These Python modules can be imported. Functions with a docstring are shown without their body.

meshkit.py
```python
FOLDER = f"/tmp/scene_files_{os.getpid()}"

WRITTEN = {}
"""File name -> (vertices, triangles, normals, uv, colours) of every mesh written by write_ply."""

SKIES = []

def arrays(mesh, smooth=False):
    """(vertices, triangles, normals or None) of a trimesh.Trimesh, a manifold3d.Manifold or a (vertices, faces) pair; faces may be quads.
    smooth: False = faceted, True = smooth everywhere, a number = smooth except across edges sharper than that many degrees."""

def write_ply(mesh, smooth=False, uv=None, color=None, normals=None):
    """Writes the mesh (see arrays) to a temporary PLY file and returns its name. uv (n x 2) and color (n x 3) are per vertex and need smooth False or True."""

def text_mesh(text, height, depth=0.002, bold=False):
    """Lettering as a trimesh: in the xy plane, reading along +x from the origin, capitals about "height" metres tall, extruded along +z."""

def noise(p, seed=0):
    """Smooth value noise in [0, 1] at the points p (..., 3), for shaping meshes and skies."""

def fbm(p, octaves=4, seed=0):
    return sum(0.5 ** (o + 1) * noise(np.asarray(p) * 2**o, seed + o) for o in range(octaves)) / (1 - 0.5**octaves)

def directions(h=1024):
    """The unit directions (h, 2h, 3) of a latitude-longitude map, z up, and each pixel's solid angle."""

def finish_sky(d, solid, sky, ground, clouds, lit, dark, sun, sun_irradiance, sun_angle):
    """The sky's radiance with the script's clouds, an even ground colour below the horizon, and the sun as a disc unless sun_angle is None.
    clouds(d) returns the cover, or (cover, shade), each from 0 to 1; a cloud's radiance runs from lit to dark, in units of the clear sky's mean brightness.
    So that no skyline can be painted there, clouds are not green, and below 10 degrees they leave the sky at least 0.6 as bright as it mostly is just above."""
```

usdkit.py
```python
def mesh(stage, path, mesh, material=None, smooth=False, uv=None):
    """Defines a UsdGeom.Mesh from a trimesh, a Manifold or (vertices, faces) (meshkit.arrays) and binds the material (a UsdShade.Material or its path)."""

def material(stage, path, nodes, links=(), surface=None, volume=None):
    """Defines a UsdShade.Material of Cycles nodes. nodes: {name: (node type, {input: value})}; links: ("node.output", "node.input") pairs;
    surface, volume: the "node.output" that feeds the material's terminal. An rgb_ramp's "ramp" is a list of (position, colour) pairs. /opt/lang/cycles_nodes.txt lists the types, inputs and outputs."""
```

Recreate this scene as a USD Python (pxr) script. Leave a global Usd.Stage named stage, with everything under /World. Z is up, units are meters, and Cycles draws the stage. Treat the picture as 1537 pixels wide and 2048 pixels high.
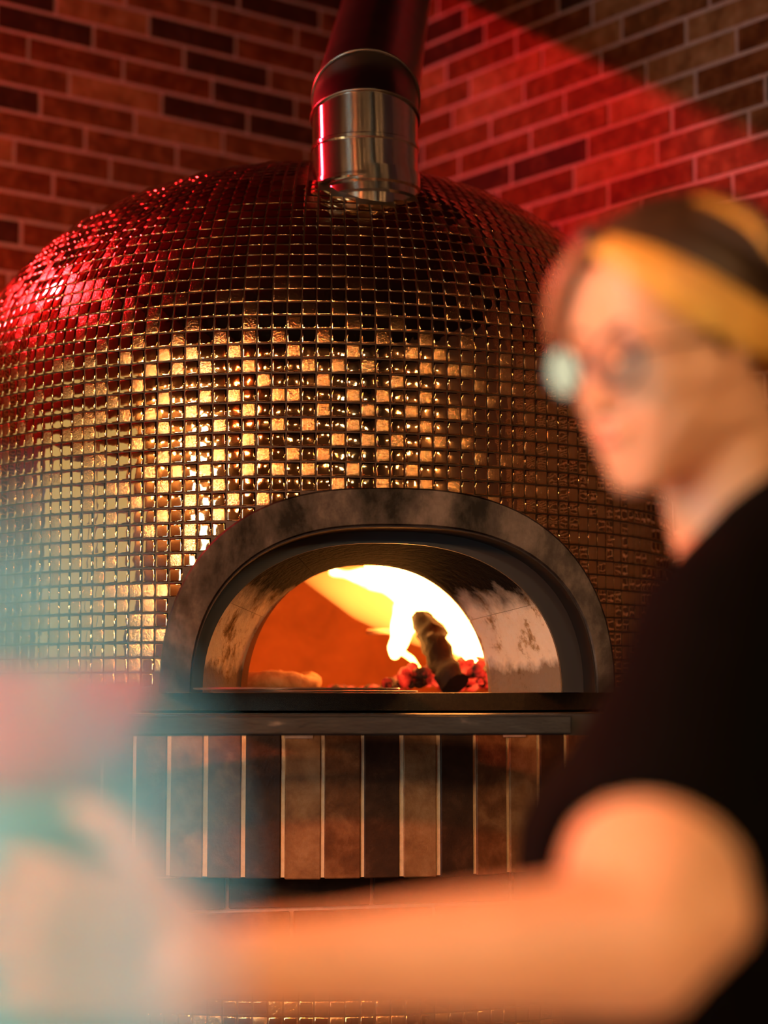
import math, random
import numpy as np
import trimesh
import manifold3d as m3
import usdkit, meshkit
from pxr import Usd, UsdGeom, UsdLux, UsdShade, Sdf, Gf, Vt

stage = Usd.Stage.CreateInMemory()
UsdGeom.SetStageUpAxis(stage, UsdGeom.Tokens.z)
UsdGeom.SetStageMetersPerUnit(stage, 1.0)
UsdGeom.Xform.Define(stage, '/World')
UsdGeom.Scope.Define(stage, '/World/Looks')
rng = random.Random(7)
nrng = np.random.default_rng(7)
PI = math.pi

# ------------------------------------------------------------------ camera, light levels, exposure
W, H, FPX = 1537, 2048, 3750.0
EYE = np.array([0, 0, 1.2])
PITCH = math.atan(361 / FPX)                    # horizon lies 361 px below the picture's middle
APERTURE = 27.0
FOCAL = FPX * APERTURE / W
cam = UsdGeom.Camera.Define(stage, '/World/camera')
cam.CreateHorizontalApertureAttr(APERTURE)
cam.CreateVerticalApertureAttr(APERTURE * H / W)
cam.CreateFocalLengthAttr(FOCAL)
cam.CreateClippingRangeAttr(Gf.Vec2f(0.05, 100))
cam.CreateFStopAttr(FOCAL / 37.7)               # 37.7 mm wide opening
cam.CreateFocusDistanceAttr(3.17)
cam.CreateExposureAttr(0.0)
cam.AddTranslateOp().Set(Gf.Vec3d(*map(float, EYE)))
cam.AddRotateXOp().Set(90 + math.degrees(PITCH))

LAMP_WARM = 450.0        # radiance of the pendant bulbs
LAMP_HEAT = 760.0        # radiance of the orange heat lamp over the counter
LAMP_RED = 1600.0         # radiance of the red wall lamp
DAY_SIDE = 0.75          # window beside the oven
DAY_FRONT = 22.0          # window beside the counter
FIRE = 38.0
EMBER = 1.6

dome = UsdLux.DomeLight.Define(stage, '/World/ambient_sky')
dome.CreateIntensityAttr(0.03)
dome.CreateColorAttr(Gf.Vec3f(0.8, 0.9, 1.0))

_F = np.array([0, math.cos(PITCH), math.sin(PITCH)])
_U = np.array([0, -math.sin(PITCH), math.cos(PITCH)])


def at(px, py, Y):
    """The point at depth Y that the photograph shows at a pixel."""
    r = np.array([1.0, 0, 0]) * (px - W / 2) / FPX - _U * (py - H / 2) / FPX + _F
    return EYE + r * (Y / r[1])


def proj(p):
    p = np.asarray(p, float) - EYE
    d = p @ _F
    return np.stack([W / 2 + FPX * p[..., 0] / d, H / 2 - FPX * (p @ _U) / d], -1)


# ------------------------------------------------------------------ writing helpers
_count = {}


def numbered(parent, name):
    k = (parent, name)
    n = _count.get(k, 0)
    _count[k] = n + 1
    return name if n == 0 else f'{name}_{n:03d}'


def path_of(parent):
    return '/World' if parent is None else (parent if isinstance(parent, str) else str(parent.GetPath()))


def tag(prim, label=None, cat=None, group=None, kind=None):
    p = prim.GetPrim() if hasattr(prim, 'GetPrim') else prim
    for k, v in (('label', label), ('category', cat), ('group', group), ('kind', kind)):
        if v:
            p.SetCustomDataByKey(k, v)
    return p


def thing(name, label, cat, loc=(0, 0, 0), group=None, kind=None):
    x = UsdGeom.Xform.Define(stage, '/World/' + numbered('/World', name))
    x.AddTranslateOp().Set(Gf.Vec3d(*map(float, loc)))
    return tag(x, label, cat, group, kind)


_loc = {}


def origin_of(parent):
    if parent is None:
        return np.zeros(3)
    m = UsdGeom.Xformable(stage.GetPrimAtPath(path_of(parent))).ComputeLocalToWorldTransform(Usd.TimeCode.Default())
    return np.array(m.ExtractTranslation())


def obj(name, mesh, mat, parent=None, smooth=False, normals=None, label=None, cat=None, group=None, kind=None, var=None):
    """ONE Mesh prim; vertices are given in world space and stored relative to the parent."""
    pp = path_of(parent)
    o = origin_of(parent)
    path = pp + '/' + numbered(pp, name)
    if normals is None:
        v, f, n = meshkit.arrays(mesh, smooth)
        m = UsdGeom.Mesh.Define(stage, path)
    else:
        v, f = np.asarray(mesh[0], float), np.asarray(mesh[1], int)
        n = normals
        m = UsdGeom.Mesh.Define(stage, path)
    m.CreatePointsAttr(Vt.Vec3fArray.FromNumpy((v - o).astype(np.float32)))
    m.CreateFaceVertexCountsAttr(Vt.IntArray.FromNumpy(np.full(len(f), 3, np.int32)))
    m.CreateFaceVertexIndicesAttr(Vt.IntArray.FromNumpy(f.astype(np.int32).ravel()))
    m.CreateSubdivisionSchemeAttr('none')
    if n is not None:
        m.CreateNormalsAttr(Vt.Vec3fArray.FromNumpy(np.asarray(n).astype(np.float32)))
        m.SetNormalsInterpolation('vertex')
    if var is not None:
        UsdGeom.PrimvarsAPI(m).CreatePrimvar('foil', Sdf.ValueTypeNames.FloatArray, 'vertex').Set(Vt.FloatArray.FromNumpy(np.asarray(var, np.float32)))
    UsdShade.MaterialBindingAPI.Apply(m.GetPrim()).Bind(mat)
    tag(m, label, cat, group, kind)
    return m.GetPrim()


def mat(name, nodes, links=(), surface=None, volume=None):
    return usdkit.material(stage, '/World/Looks/' + name, nodes, links, surface, volume)


def plain(name, color, rough=0.5, metal=0.0, **kw):
    return mat(name, {'p': ('principled_bsdf', dict(base_color=color, roughness=rough, metallic=metal, **kw))}, surface='p.BSDF')


def mottled(name, stops, scale, rough=0.5, metal=0.0, bump=0.0, bump_scale=None, stretch=(1, 1, 1), detail=5, rough2=None, distort=0.6, island=0.0, **kw):
    """Colour mottled by noise in object space, fine relief by a second noise."""
    nodes = {
        'tc': ('texture_coordinate', {}),
        'mp': ('mapping', {'scale': stretch}),
        'n': ('noise_texture', {'scale': scale, 'detail': detail, 'roughness': 0.62, 'distortion': distort}),
        'r': ('rgb_ramp', {'ramp': stops}),
        'p': ('principled_bsdf', dict(roughness=rough, metallic=metal, **kw)),
    }
    links = [('tc.object', 'mp.vector'), ('mp.vector', 'n.vector')]
    if island:
        nodes.update({'gi': ('geometry', {}), 'im': ('math', {'math_type': 'multiply_add', 'value2': island, 'value3': -island / 2}), 'ia': ('math', {'math_type': 'add'})})
        links += [('gi.random_per_island', 'im.value1'), ('n.fac', 'ia.value1'), ('im.value', 'ia.value2'), ('ia.value', 'r.fac')]
    else:
        links.append(('n.fac', 'r.fac'))
    links.append(('r.color', 'p.base_color'))
    if bump:
        nodes['bn'] = ('noise_texture', {'scale': bump_scale or scale * 5, 'detail': 6, 'roughness': 0.6})
        nodes['b'] = ('bump', {'strength': 1.0, 'distance': bump})
        links += [('mp.vector', 'bn.vector'), ('bn.fac', 'b.height'), ('b.normal', 'p.normal')]
    if rough2 is not None:
        nodes['mr'] = ('map_range', {'from_min': 0.3, 'from_max': 0.7, 'to_min': rough, 'to_max': rough2})
        links += [('n.fac', 'mr.value'), ('mr.result', 'p.roughness')]
    return mat(name, nodes, links, 'p.BSDF')


def glow(name, color, strength):
    return mat(name, {'e': ('emission', {'color': color, 'strength': strength})}, surface='e.emission')


def box(lo, hi, ax=None, o=(0, 0, 0)):
    b = trimesh.creation.box(bounds=[lo, hi])
    if ax is not None:
        b.vertices = np.asarray(o) + b.vertices @ np.asarray(ax)
    return b


def chamfer_box(lo, hi, c, ax=None, o=(0, 0, 0)):
    """A box with chamfered front edges all round (44 triangles)."""
    lo, hi = np.asarray(lo, float), np.asarray(hi, float)
    pts = []
    for k in range(3):
        l2, h2 = lo + c, hi - c
        l2[k], h2[k] = lo[k], hi[k]
        pts += [(x, y, z) for x in (l2[0], h2[0]) for y in (l2[1], h2[1]) for z in (l2[2], h2[2])]
    h = trimesh.convex.convex_hull(np.array(pts))
    if ax is not None:
        h.vertices = np.asarray(o) + h.vertices @ np.asarray(ax)
    return h


def join(ms):
    return trimesh.util.concatenate([m if isinstance(m, trimesh.Trimesh) else tm(m) for m in ms])


def tm(m):
    k = m.to_mesh()
    return trimesh.Trimesh(k.vert_properties[:, :3], k.tri_verts, process=False)


def ball(c, r, n=24):
    s = m3.Manifold.sphere(1.0, n)
    r = np.broadcast_to(r, 3)
    return s.scale([float(x) for x in r]).translate([float(x) for x in c])


def bone(*cr, n=24):
    """Hull of spheres [(centre, radius), ...]."""
    return m3.Manifold.batch_hull([ball(c, r, n) for c, r in cr])


def chain(pts, n=24):
    return [bone(a, b, n=n) for a, b in zip(pts, pts[1:])]


def union(ms):
    return m3.Manifold.batch_boolean(list(ms), m3.OpType.Add)


def smoothed(man, length, it=12):
    t = tm(man.refine_to_length(length))
    t = trimesh.Trimesh(t.vertices, t.faces, process=True)
    trimesh.smoothing.filter_taubin(t, lamb=0.5, nu=0.53, iterations=it)
    return t


def lathe(profile, c=(0, 0, 0), n=48):
    m = trimesh.creation.revolve(np.asarray(profile, float), sections=n)
    m.apply_translation(c)
    return m


def sweep(path, rad, sides=20, frames=None, cap=True):
    """A tube along a polyline; each ring lies in the mitre plane. rad: per point, number or (a, b)."""
    p = np.asarray(path, float)
    k = len(p)
    d = np.diff(p, axis=0)
    d /= np.linalg.norm(d, axis=1, keepdims=True)
    t = np.vstack([d[:1], d[:-1] + d[1:], d[-1:]])
    t /= np.linalg.norm(t, axis=1, keepdims=True)
    ref = np.array([1.0, 0, 0]) if abs(t[:, 0]).max() < 0.95 else np.array([0, 1.0, 0])
    if frames is not None:
        ref = np.asarray(frames, float)
    V, ang = [], np.arange(sides) * 2 * PI / sides
    for i in range(k):
        r_ = ref[i] if np.ndim(ref) == 2 else ref
        a = r_ - t[i] * (r_ @ t[i])
        a /= np.linalg.norm(a)
        b = np.cross(t[i], a)
        ra, rb = np.broadcast_to(rad[i], 2) if np.ndim(rad) else (rad, rad)
        if 0 < i < k - 1:                       # stretch in the mitre plane
            rb_s = 1 / max(0.3, float(d[i - 1] @ t[i]))
        else:
            rb_s = 1
        V.append(p[i] + np.cos(ang)[:, None] * a * ra + np.sin(ang)[:, None] * b * rb * rb_s)
    V = np.vstack(V)
    i, j = np.meshgrid(np.arange(k - 1), np.arange(sides), indexing='ij')
    q = np.stack([i * sides + j, i * sides + (j + 1) % sides, (i + 1) * sides + (j + 1) % sides, (i + 1) * sides + j], -1).reshape(-1, 4)
    F = np.vstack([q[:, [0, 1, 2]], q[:, [0, 2, 3]]])
    if cap:
        n0 = len(V)
        V = np.vstack([V, p[0], p[-1]])
        a = np.arange(sides)
        F = np.vstack([F, np.stack([np.full(sides, n0), (a + 1) % sides, a], 1), np.stack([np.full(sides, n0 + 1), (k - 1) * sides + a, (k - 1) * sides + (a + 1) % sides], 1)])
    return trimesh.Trimesh(V, F, process=False)


# ------------------------------------------------------------------ materials of the structure
BRICK = [
    mottled('brick_brown', [(0.25, (0.075, 0.025, 0.008)), (0.5, (0.17, 0.062, 0.020)), (0.72, (0.31, 0.14, 0.055))], 24, 0.52, detail=10, distort=0.25, bump=0.0012, bump_scale=120, specular_ior_level=0.22),
    mottled('brick_dark', [(0.25, (0.024, 0.010, 0.006)), (0.55, (0.055, 0.023, 0.011)), (0.8, (0.14, 0.06, 0.028))], 22, 0.5, detail=10, distort=0.25, bump=0.0012, bump_scale=120, specular_ior_level=0.22),
    mottled('brick_rust', [(0.25, (0.065, 0.018, 0.006)), (0.5, (0.15, 0.044, 0.012)), (0.75, (0.27, 0.11, 0.038))], 26, 0.55, detail=10, distort=0.25, bump=0.0012, bump_scale=120, specular_ior_level=0.22),
    mottled('brick_tan', [(0.22, (0.12, 0.045, 0.015)), (0.5, (0.30, 0.145, 0.058)), (0.75, (0.46, 0.26, 0.12))], 22, 0.5, detail=10, distort=0.25, bump=0.0012, bump_scale=120, specular_ior_level=0.22),
]
BRICK_REST = mottled('brick_rest', [(0.2, (0.024, 0.011, 0.007)), (0.42, (0.11, 0.035, 0.011)), (0.6, (0.17, 0.062, 0.020)), (0.85, (0.34, 0.17, 0.07))], 13, 0.52, bump=0.0012, bump_scale=120, island=0.55, specular_ior_level=0.22)
MORTAR = mottled('mortar', [(0.3, (0.48, 0.34, 0.29)), (0.7, (0.60, 0.45, 0.39))], 60, 0.9, bump=0.001, bump_scale=400)
GROUT_PALE = mottled('pale_grout', [(0.3, (0.76, 0.55, 0.31)), (0.7, (0.90, 0.70, 0.44))], 60, 0.85, bump=0.001, bump_scale=400)
PLASTER = plain('dark_plaster', (0.05, 0.042, 0.038), 0.9)
CEILING = plain('dark_ceiling', (0.009, 0.008, 0.008), 0.95, specular_ior_level=0.1)
FLOOR = mottled('floor_tile', [(0.3, (0.06, 0.05, 0.045)), (0.7, (0.10, 0.085, 0.075))], 6, 0.5)
BLACK = plain('black_metal', (0.015, 0.015, 0.016), 0.45)

# ------------------------------------------------------------------ the room
P0 = np.array([0.0, 5.102, 0.0])                                  # foot of the corner
AL, AR = 0.9229, 0.6597
DL = np.array([-math.sin(AL), -math.cos(AL), 0])                  # along the left wall, towards the viewer
DR = np.array([math.sin(AR), -math.cos(AR), 0])
NL = np.array([-DL[1], DL[0], 0])
NL = NL if NL[1] < 0 else -NL
NR = np.array([-DR[1], DR[0], 0])
NR = NR if NR[1] < 0 else -NR
CEIL = 3.45
XL, XR, YB = -2.02, 2.3, -3.6
TL = XL / DL[0]
TR = XR / DR[0]
UPZ = np.array([0, 0, 1.0])


def brick_wall(name, label, D, N, T, ztop, pitch, anchors, seed):
    r = random.Random(seed)
    w = thing(name, label, None, (0, 0, 0), kind='structure')
    ax = np.stack([D, N, UPZ])
    obj('mortar_bed', box((0 if name == 'wall_left' else 0, -0.12, 0), (T, 0.0, CEIL), ax, P0), MORTAR, w, label='recessed pale mortar behind the bricks')
    h, g = 0.066, 0.0095
    rest, shown = [], []
    k0 = -int((CEIL - ztop) / h)
    for k in range(k0, int(ztop / h) + 1):
        z1 = ztop - k * h - g / 2
        z0 = z1 - h + g
        if z1 > CEIL - 0.002 or z0 < 0.005:
            continue
        a = anchors.get(k, r.random() * pitch)
        t = a - math.ceil(a / pitch) * pitch
        while t < T:
            lo, hi = max(t + g / 2, 0.012), min(t + pitch - g / 2, T - 0.002)
            t += pitch
            if hi - lo < 0.012:
                continue
            e = r.uniform(0.0022, 0.0040)
            m = chamfer_box((lo, 0.0002, z0 + r.uniform(-.0006, .0006)), (hi, e, z1 + r.uniform(-.0006, .0006)), 0.0015, ax, P0)
            q = proj([P0 + D * lo + UPZ * z0, P0 + D * hi + UPZ * z1, P0 + D * lo + UPZ * z1, P0 + D * hi + UPZ * z0])
            vis = q[:, 0].max() > 0 and q[:, 0].min() < W and q[:, 1].max() > 0 and q[:, 1].min() < 760
            shown.append(m) if vis else rest.append(m)
    if len(shown) > 290:
        rest += shown[290:]
        shown = shown[:290]
    for m in shown:
        obj('brick', m, BRICK[r.choices([0, 1, 2, 3], [4, 3, 3.5, 2.2])[0]], w)
    obj('brick', join(rest), BRICK_REST, w, kind='stuff')


LA = {-2: .824, -1: .755, 0: .913, 1: .827, 2: .715, 3: .792, 4: .931, 5: .86, 6: 1.017, 7: 0.905, 8: 1.10, 10: 1.13}
RA = {-3: .35, -2: .432, -1: .273, 0: .373, 1: .301, 2: .172, 3: .327, 4: .532, 5: .483, 6: .60}
brick_wall('wall_left', 'brown brick slip wall left of the flue with courses falling to the corner', DL, NL, TL, 2.862, 0.263, LA, 3)
brick_wall('wall_right', 'brown brick slip wall right of the flue washed by red light', DR, NR, TR, 2.817, 0.280, RA, 4)
CL, CR = P0 + DL * TL, P0 + DR * TR


def slab_y(X, y0, y1, side, z0=0.0, z1=CEIL):
    return box((X - (0.1 if side < 0 else 0), y0, z0), (X + (0.1 if side > 0 else 0), y1, z1))


def struct(name, mesh, m, label):
    return obj(name, mesh, m, None, label=label, kind='structure')


struct('floor', box((-3, YB - .1, -0.1), (3.2, 5.6, 0)), FLOOR, 'dark tiled kitchen floor')
struct('ceiling', box((-3, YB - .1, CEIL), (3.2, 5.6, CEIL + 0.1)), CEILING, 'dark painted ceiling above the oven')
struct('wall_rear', box((-3, YB - .1, 0), (3.2, YB, CEIL)), PLASTER, 'dark plaster wall behind the viewer')
struct('wall_east', slab_y(XR, YB, CR[1], 1), PLASTER, 'dark plaster wall at the right end of the room')
# the west wall with its two window openings
WINS = [(1.95, 3.35, 0.75, 1.92), (-0.05, 0.75, 0.95, 2.0)]
pieces, y = [], YB
for (a, b, z0, z1) in sorted(WINS):
    pieces += [slab_y(XL, y, a, -1), slab_y(XL, a, b, -1, 0, z0), slab_y(XL, a, b, -1, z1, CEIL)]
    y = b
pieces.append(slab_y(XL, y, CL[1], -1))
struct('wall_west', join(pieces), PLASTER, 'dark plaster wall at the left end of the room')
FRAME = plain('window_paint', (0.12, 0.11, 0.10), 0.5)
for i, (a, b, z0, z1) in enumerate(WINS):
    wn = thing(f'window_{i + 1}', ['bright pale window left of the oven', 'bright pale window left of the counter'][i], None, (XL, (a + b) / 2, z0), kind='structure')
    f = 0.045
    obj('window_frame', join([box((XL - .08, a, z0), (XL - .02, a + f, z1)), box((XL - .08, b - f, z0), (XL - .02, b, z1)), box((XL - .08, a + f, z0), (XL - .02, b - f, z0 + f)),
                              box((XL - .08, a + f, z1 - f), (XL - .02, b - f, z1)), box((XL - .08, (a + b) / 2 - .02, z0 + f), (XL - .02, (a + b) / 2 + .02, z1 - f))]), FRAME, wn)
    obj('pane', box((XL - .06, a + f, z0 + f), (XL - .055, b - f, z1 - f)), glow(f'daylit_pane_{i}', [(1.0, 0.97, 0.62), (0.60, 0.90, 1.0)][i], [DAY_SIDE, DAY_FRONT][i]), wn, label='pane full of daylight')

# ------------------------------------------------------------------ the oven
OC = np.array([-0.1403, 3.87, 0])                                  # axis of the dome
RD, Z1, BH, EN, EM = 0.73, 1.779, 0.4904, 2.222, 1.764
DECK = 1.2
GOLD = (0.74, 0.425, 0.18)


def noise_bump_gold(name, foil):
    nodes = {
        'g': ('geometry', {}),
        'p': ('principled_bsdf', {'base_color': GOLD, 'metallic': 1.0, 'roughness': 0.195 if foil else 0.05}),
        'n': ('noise_texture', {'scale': 260 if foil else 45, 'detail': 3 if foil else 1, 'roughness': 0.55, 'distortion': 0.8 if foil else 0}),
        'b': ('bump', {'strength': 1.0, 'distance': 0.0008 if foil else 0.0006}),
    }
    return mat(name, nodes, [('g.position', 'n.vector'), ('n.fac', 'b.height'), ('b.normal', 'p.normal')], 'p.BSDF')


TILE_SMOOTH = noise_bump_gold('gold_tile', False)
TILE_FOIL = noise_bump_gold('gold_foil_tile', True)
TILE_MIX = mat('gold_tile_mixed', {
    'g': ('geometry', {}), 'a': ('attribute', {'attribute': 'foil'}),
    'n1': ('noise_texture', {'scale': 260, 'detail': 3, 'roughness': 0.55, 'distortion': 0.8}),
    'n2': ('noise_texture', {'scale': 45, 'detail': 1}),
    'b1': ('bump', {'strength': 1.0, 'distance': 0.0008}), 'b2': ('bump', {'strength': 1.0, 'distance': 0.0006}),
    'p1': ('principled_bsdf', {'base_color': GOLD, 'metallic': 1.0, 'roughness': 0.195}),
    'p2': ('principled_bsdf', {'base_color': GOLD, 'metallic': 1.0, 'roughness': 0.05}),
    'm': ('mix_closure', {}),
}, [('g.position', 'n1.vector'), ('g.position', 'n2.vector'), ('n1.fac', 'b1.height'), ('n2.fac', 'b2.height'), ('b1.normal', 'p1.normal'), ('b2.normal', 'p2.normal'),
    ('a.fac', 'm.fac'), ('p2.BSDF', 'm.closure1'), ('p1.BSDF', 'm.closure2')], 'm.closure')
GROUT = mottled('bronze_grout', [(0.3, (0.028, 0.017, 0.007)), (0.7, (0.055, 0.034, 0.013))], 150, 0.42, metal=0.35, bump=0.0008, bump_scale=500)
STEEL_DARK = mottled('worn_dark_steel', [(0.36, (0.008, 0.006, 0.005)), (0.52, (0.055, 0.046, 0.040)), (0.68, (0.15, 0.125, 0.108))], 14, 0.36, metal=0.85, bump=0.0004, bump_scale=140, rough2=0.52, detail=9, distort=0.2, stretch=(1, 1, .6))
STEEL_LEDGE = mottled('ledge_steel', [(0.3, (0.09, 0.080, 0.073)), (0.7, (0.15, 0.135, 0.125))], 12, 0.22, metal=0.8, bump=0.0002, bump_scale=300)
STRIP = mottled('worn_black_strip', [(0.35, (0.008, 0.011, 0.012)), (0.62, (0.022, 0.030, 0.032)), (0.76, (0.16, 0.15, 0.13))], 10, 0.42, bump=0.0012, bump_scale=60, stretch=(1, 1, 4))
FIRECLAY = mottled('chamber_fireclay', [(0.3, (0.36, 0.11, 0.03)), (0.7, (0.54, 0.17, 0.05))], 9, 0.9, bump=0.003, bump_scale=40)
HEARTH = mottled('hearth_stone', [(0.3, (0.20, 0.14, 0.10)), (0.7, (0.34, 0.26, 0.19))], 12, 0.9, bump=0.001, bump_scale=80)
# refractory mouth: cream fireclay with scorched patches, and soot on its crown (a stain with its own shape)
THROAT = mat('scorched_refractory', {
    'g': ('geometry', {}), 's': ('separate_xyz', {}),
    'n': ('noise_texture', {'scale': 17, 'detail': 8, 'roughness': 0.72, 'distortion': 0.15}),
    'r': ('rgb_ramp', {'ramp': [(0.30, (0.10, 0.055, 0.025)), (0.39, (0.48, 0.32, 0.16)), (0.46, (0.88, 0.74, 0.54)), (0.8, (0.94, 0.86, 0.72))]}),
    'n2': ('noise_texture', {'scale': 16, 'detail': 4, 'roughness': 0.6}),
    'a': ('math', {'math_type': 'multiply_add', 'value2': 0.10, 'value3': -0.05}),
    'h': ('math', {'math_type': 'add'}),
    'k': ('map_range', {'from_min': 1.335, 'from_max': 1.385, 'to_min': 0.0, 'to_max': 1.0, 'clamp': True}),
    'lo': ('map_range', {'from_min': 1.262, 'from_max': 1.235, 'to_min': 0.0, 'to_max': 0.8, 'clamp': True}),
    'mx': ('mix_color', {'b': (0.006, 0.0045, 0.004)}), 'mx2': ('mix_color', {'b': (0.10, 0.055, 0.025)}),
    'bn': ('noise_texture', {'scale': 70, 'detail': 5}), 'b': ('bump', {'distance': 0.003}),
    'p': ('principled_bsdf', {'roughness': 0.95, 'specular_ior_level': 0.1}),
}, [('g.position', 's.vector'), ('g.position', 'n.vector'), ('g.position', 'n2.vector'), ('n.fac', 'r.fac'), ('n2.fac', 'a.value1'), ('s.z', 'h.value1'), ('a.value', 'h.value2'),
    ('h.value', 'k.value'), ('h.value', 'lo.value'), ('r.color', 'mx2.a'), ('lo.result', 'mx2.fac'), ('mx2.result', 'mx.a'), ('k.result', 'mx.fac'), ('mx.result', 'p.base_color'),
    ('g.position', 'bn.vector'), ('bn.fac', 'b.height'), ('b.normal', 'p.normal')], 'p.BSDF')

oven = thing('pizza_oven', 'round pizza oven clad in gold mosaic with a steel arched mouth and brick base', 'oven', (OC[0], OC[1], 0))


def dome_profile():
    """Dense (r, z, arc length) from the deck up to the crown."""
    s = np.linspace(0, PI / 2, 1500)
    r = np.concatenate([np.full(400, RD), RD * np.cos(s) ** (2 / EN)])
    z = np.concatenate([np.linspace(DECK, Z1, 400, endpoint=False), Z1 + BH * np.sin(s) ** (2 / EM)])
    L = np.concatenate([[0], np.cumsum(np.hypot(np.diff(r), np.diff(z)))])
    return r, z, L


PR, PZ, PL = dome_profile()

# mouth: local frame (lateral l, height z, s towards the viewer), the face at s = SF
PHI = math.radians(6)
MA = np.array([math.sin(PHI), -math.cos(PHI), 0])                  # out of the mouth
ML = np.array([math.cos(PHI), math.sin(PHI), 0])                   # to the right
MO = np.array([at(781, 1385, 3.05)[0], 3.05, 0]) - MA * 0.83       # s = 0.83 is the frame's face
MAX = np.stack([ML, UPZ, MA])                                      # (l, z, s)


def mouth(l, z, s):
    return MO + np.asarray(l)[..., None] * ML + np.asarray(z)[..., None] * UPZ + np.asarray(s)[..., None] * MA


def arch(cx, hw, h, e1, e2, n=48, z0=DECK):
    """A flattened arch from left foot to right foot: superellipse outline."""
    a = np.linspace(PI, 0, n)
    c, s = np.cos(a), np.sin(a)
    return np.stack([cx + hw * np.sign(c) * np.abs(c) ** (2 / e1), z0 + h * np.abs(s) ** (2 / e2)], 1)


A_OUT = arch(0.0, 0.372, 0.334, 2.6, 2.3)
A_IN = arch(0.010, 0.331, 0.272, 2.6, 2.3)
A_MID = arch(0.0, 0.302, 0.250, 2.4, 2.2)
A_THR = arch(0.0, 0.222, 0.232, 2.2, 2.0)


def loft(a, b, sa, sb):
    """Quad strip between two outlines of equal length."""
    n = len(a)
    v = np.vstack([mouth(a[:, 0], a[:, 1], np.full(n, sa)), mouth(b[:, 0], b[:, 1], np.full(n, sb))])
    i = np.arange(n - 1)
    q = np.stack([i, i + 1, n + i + 1, n + i], 1)
    return trimesh.Trimesh(v, np.vstack([q[:, [0, 1, 2]], q[:, [0, 2, 3]]]), process=False)


def band(rings):
    """A closed solid ring of outlines [(outline, s), ...] that runs round and meets itself; its two feet are capped."""
    n, k = len(rings[0][0]), len(rings)
    V = np.vstack([mouth(o[:, 0], o[:, 1], np.full(n, s)) for o, s in rings])
    F = []
    for a in range(k):
        b = (a + 1) % k
        i = np.arange(n - 1)
        q = np.stack([a * n + i, b * n + i, b * n + i + 1, a * n + i + 1], 1)
        F += [q[:, [0, 1, 2]], q[:, [0, 2, 3]]]
    for e, flip in ((0, False), (n - 1, True)):
        c = [a * n + e for a in range(k)]
        for j in range(1, k - 1):
            F.append(np.array([[c[0], c[j + 1], c[j]] if not flip else [c[0], c[j], c[j + 1]]]))
    m = trimesh.Trimesh(V, np.vstack(F), process=False)
    m.fix_normals()
    return m


def grow(o, d, cx=0.0):
    """An outline moved outwards by d (its feet stay on the deck)."""
    t = np.gradient(o, axis=0)
    nrm = np.stack([-t[:, 1], t[:, 0]], 1)
    nrm /= np.linalg.norm(nrm, axis=1, keepdims=True)
    if nrm[len(o) // 2, 1] < 0:
        nrm = -nrm
    q = o + nrm * d
    q[[0, -1], 1] = o[[0, -1], 1]
    return q


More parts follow.
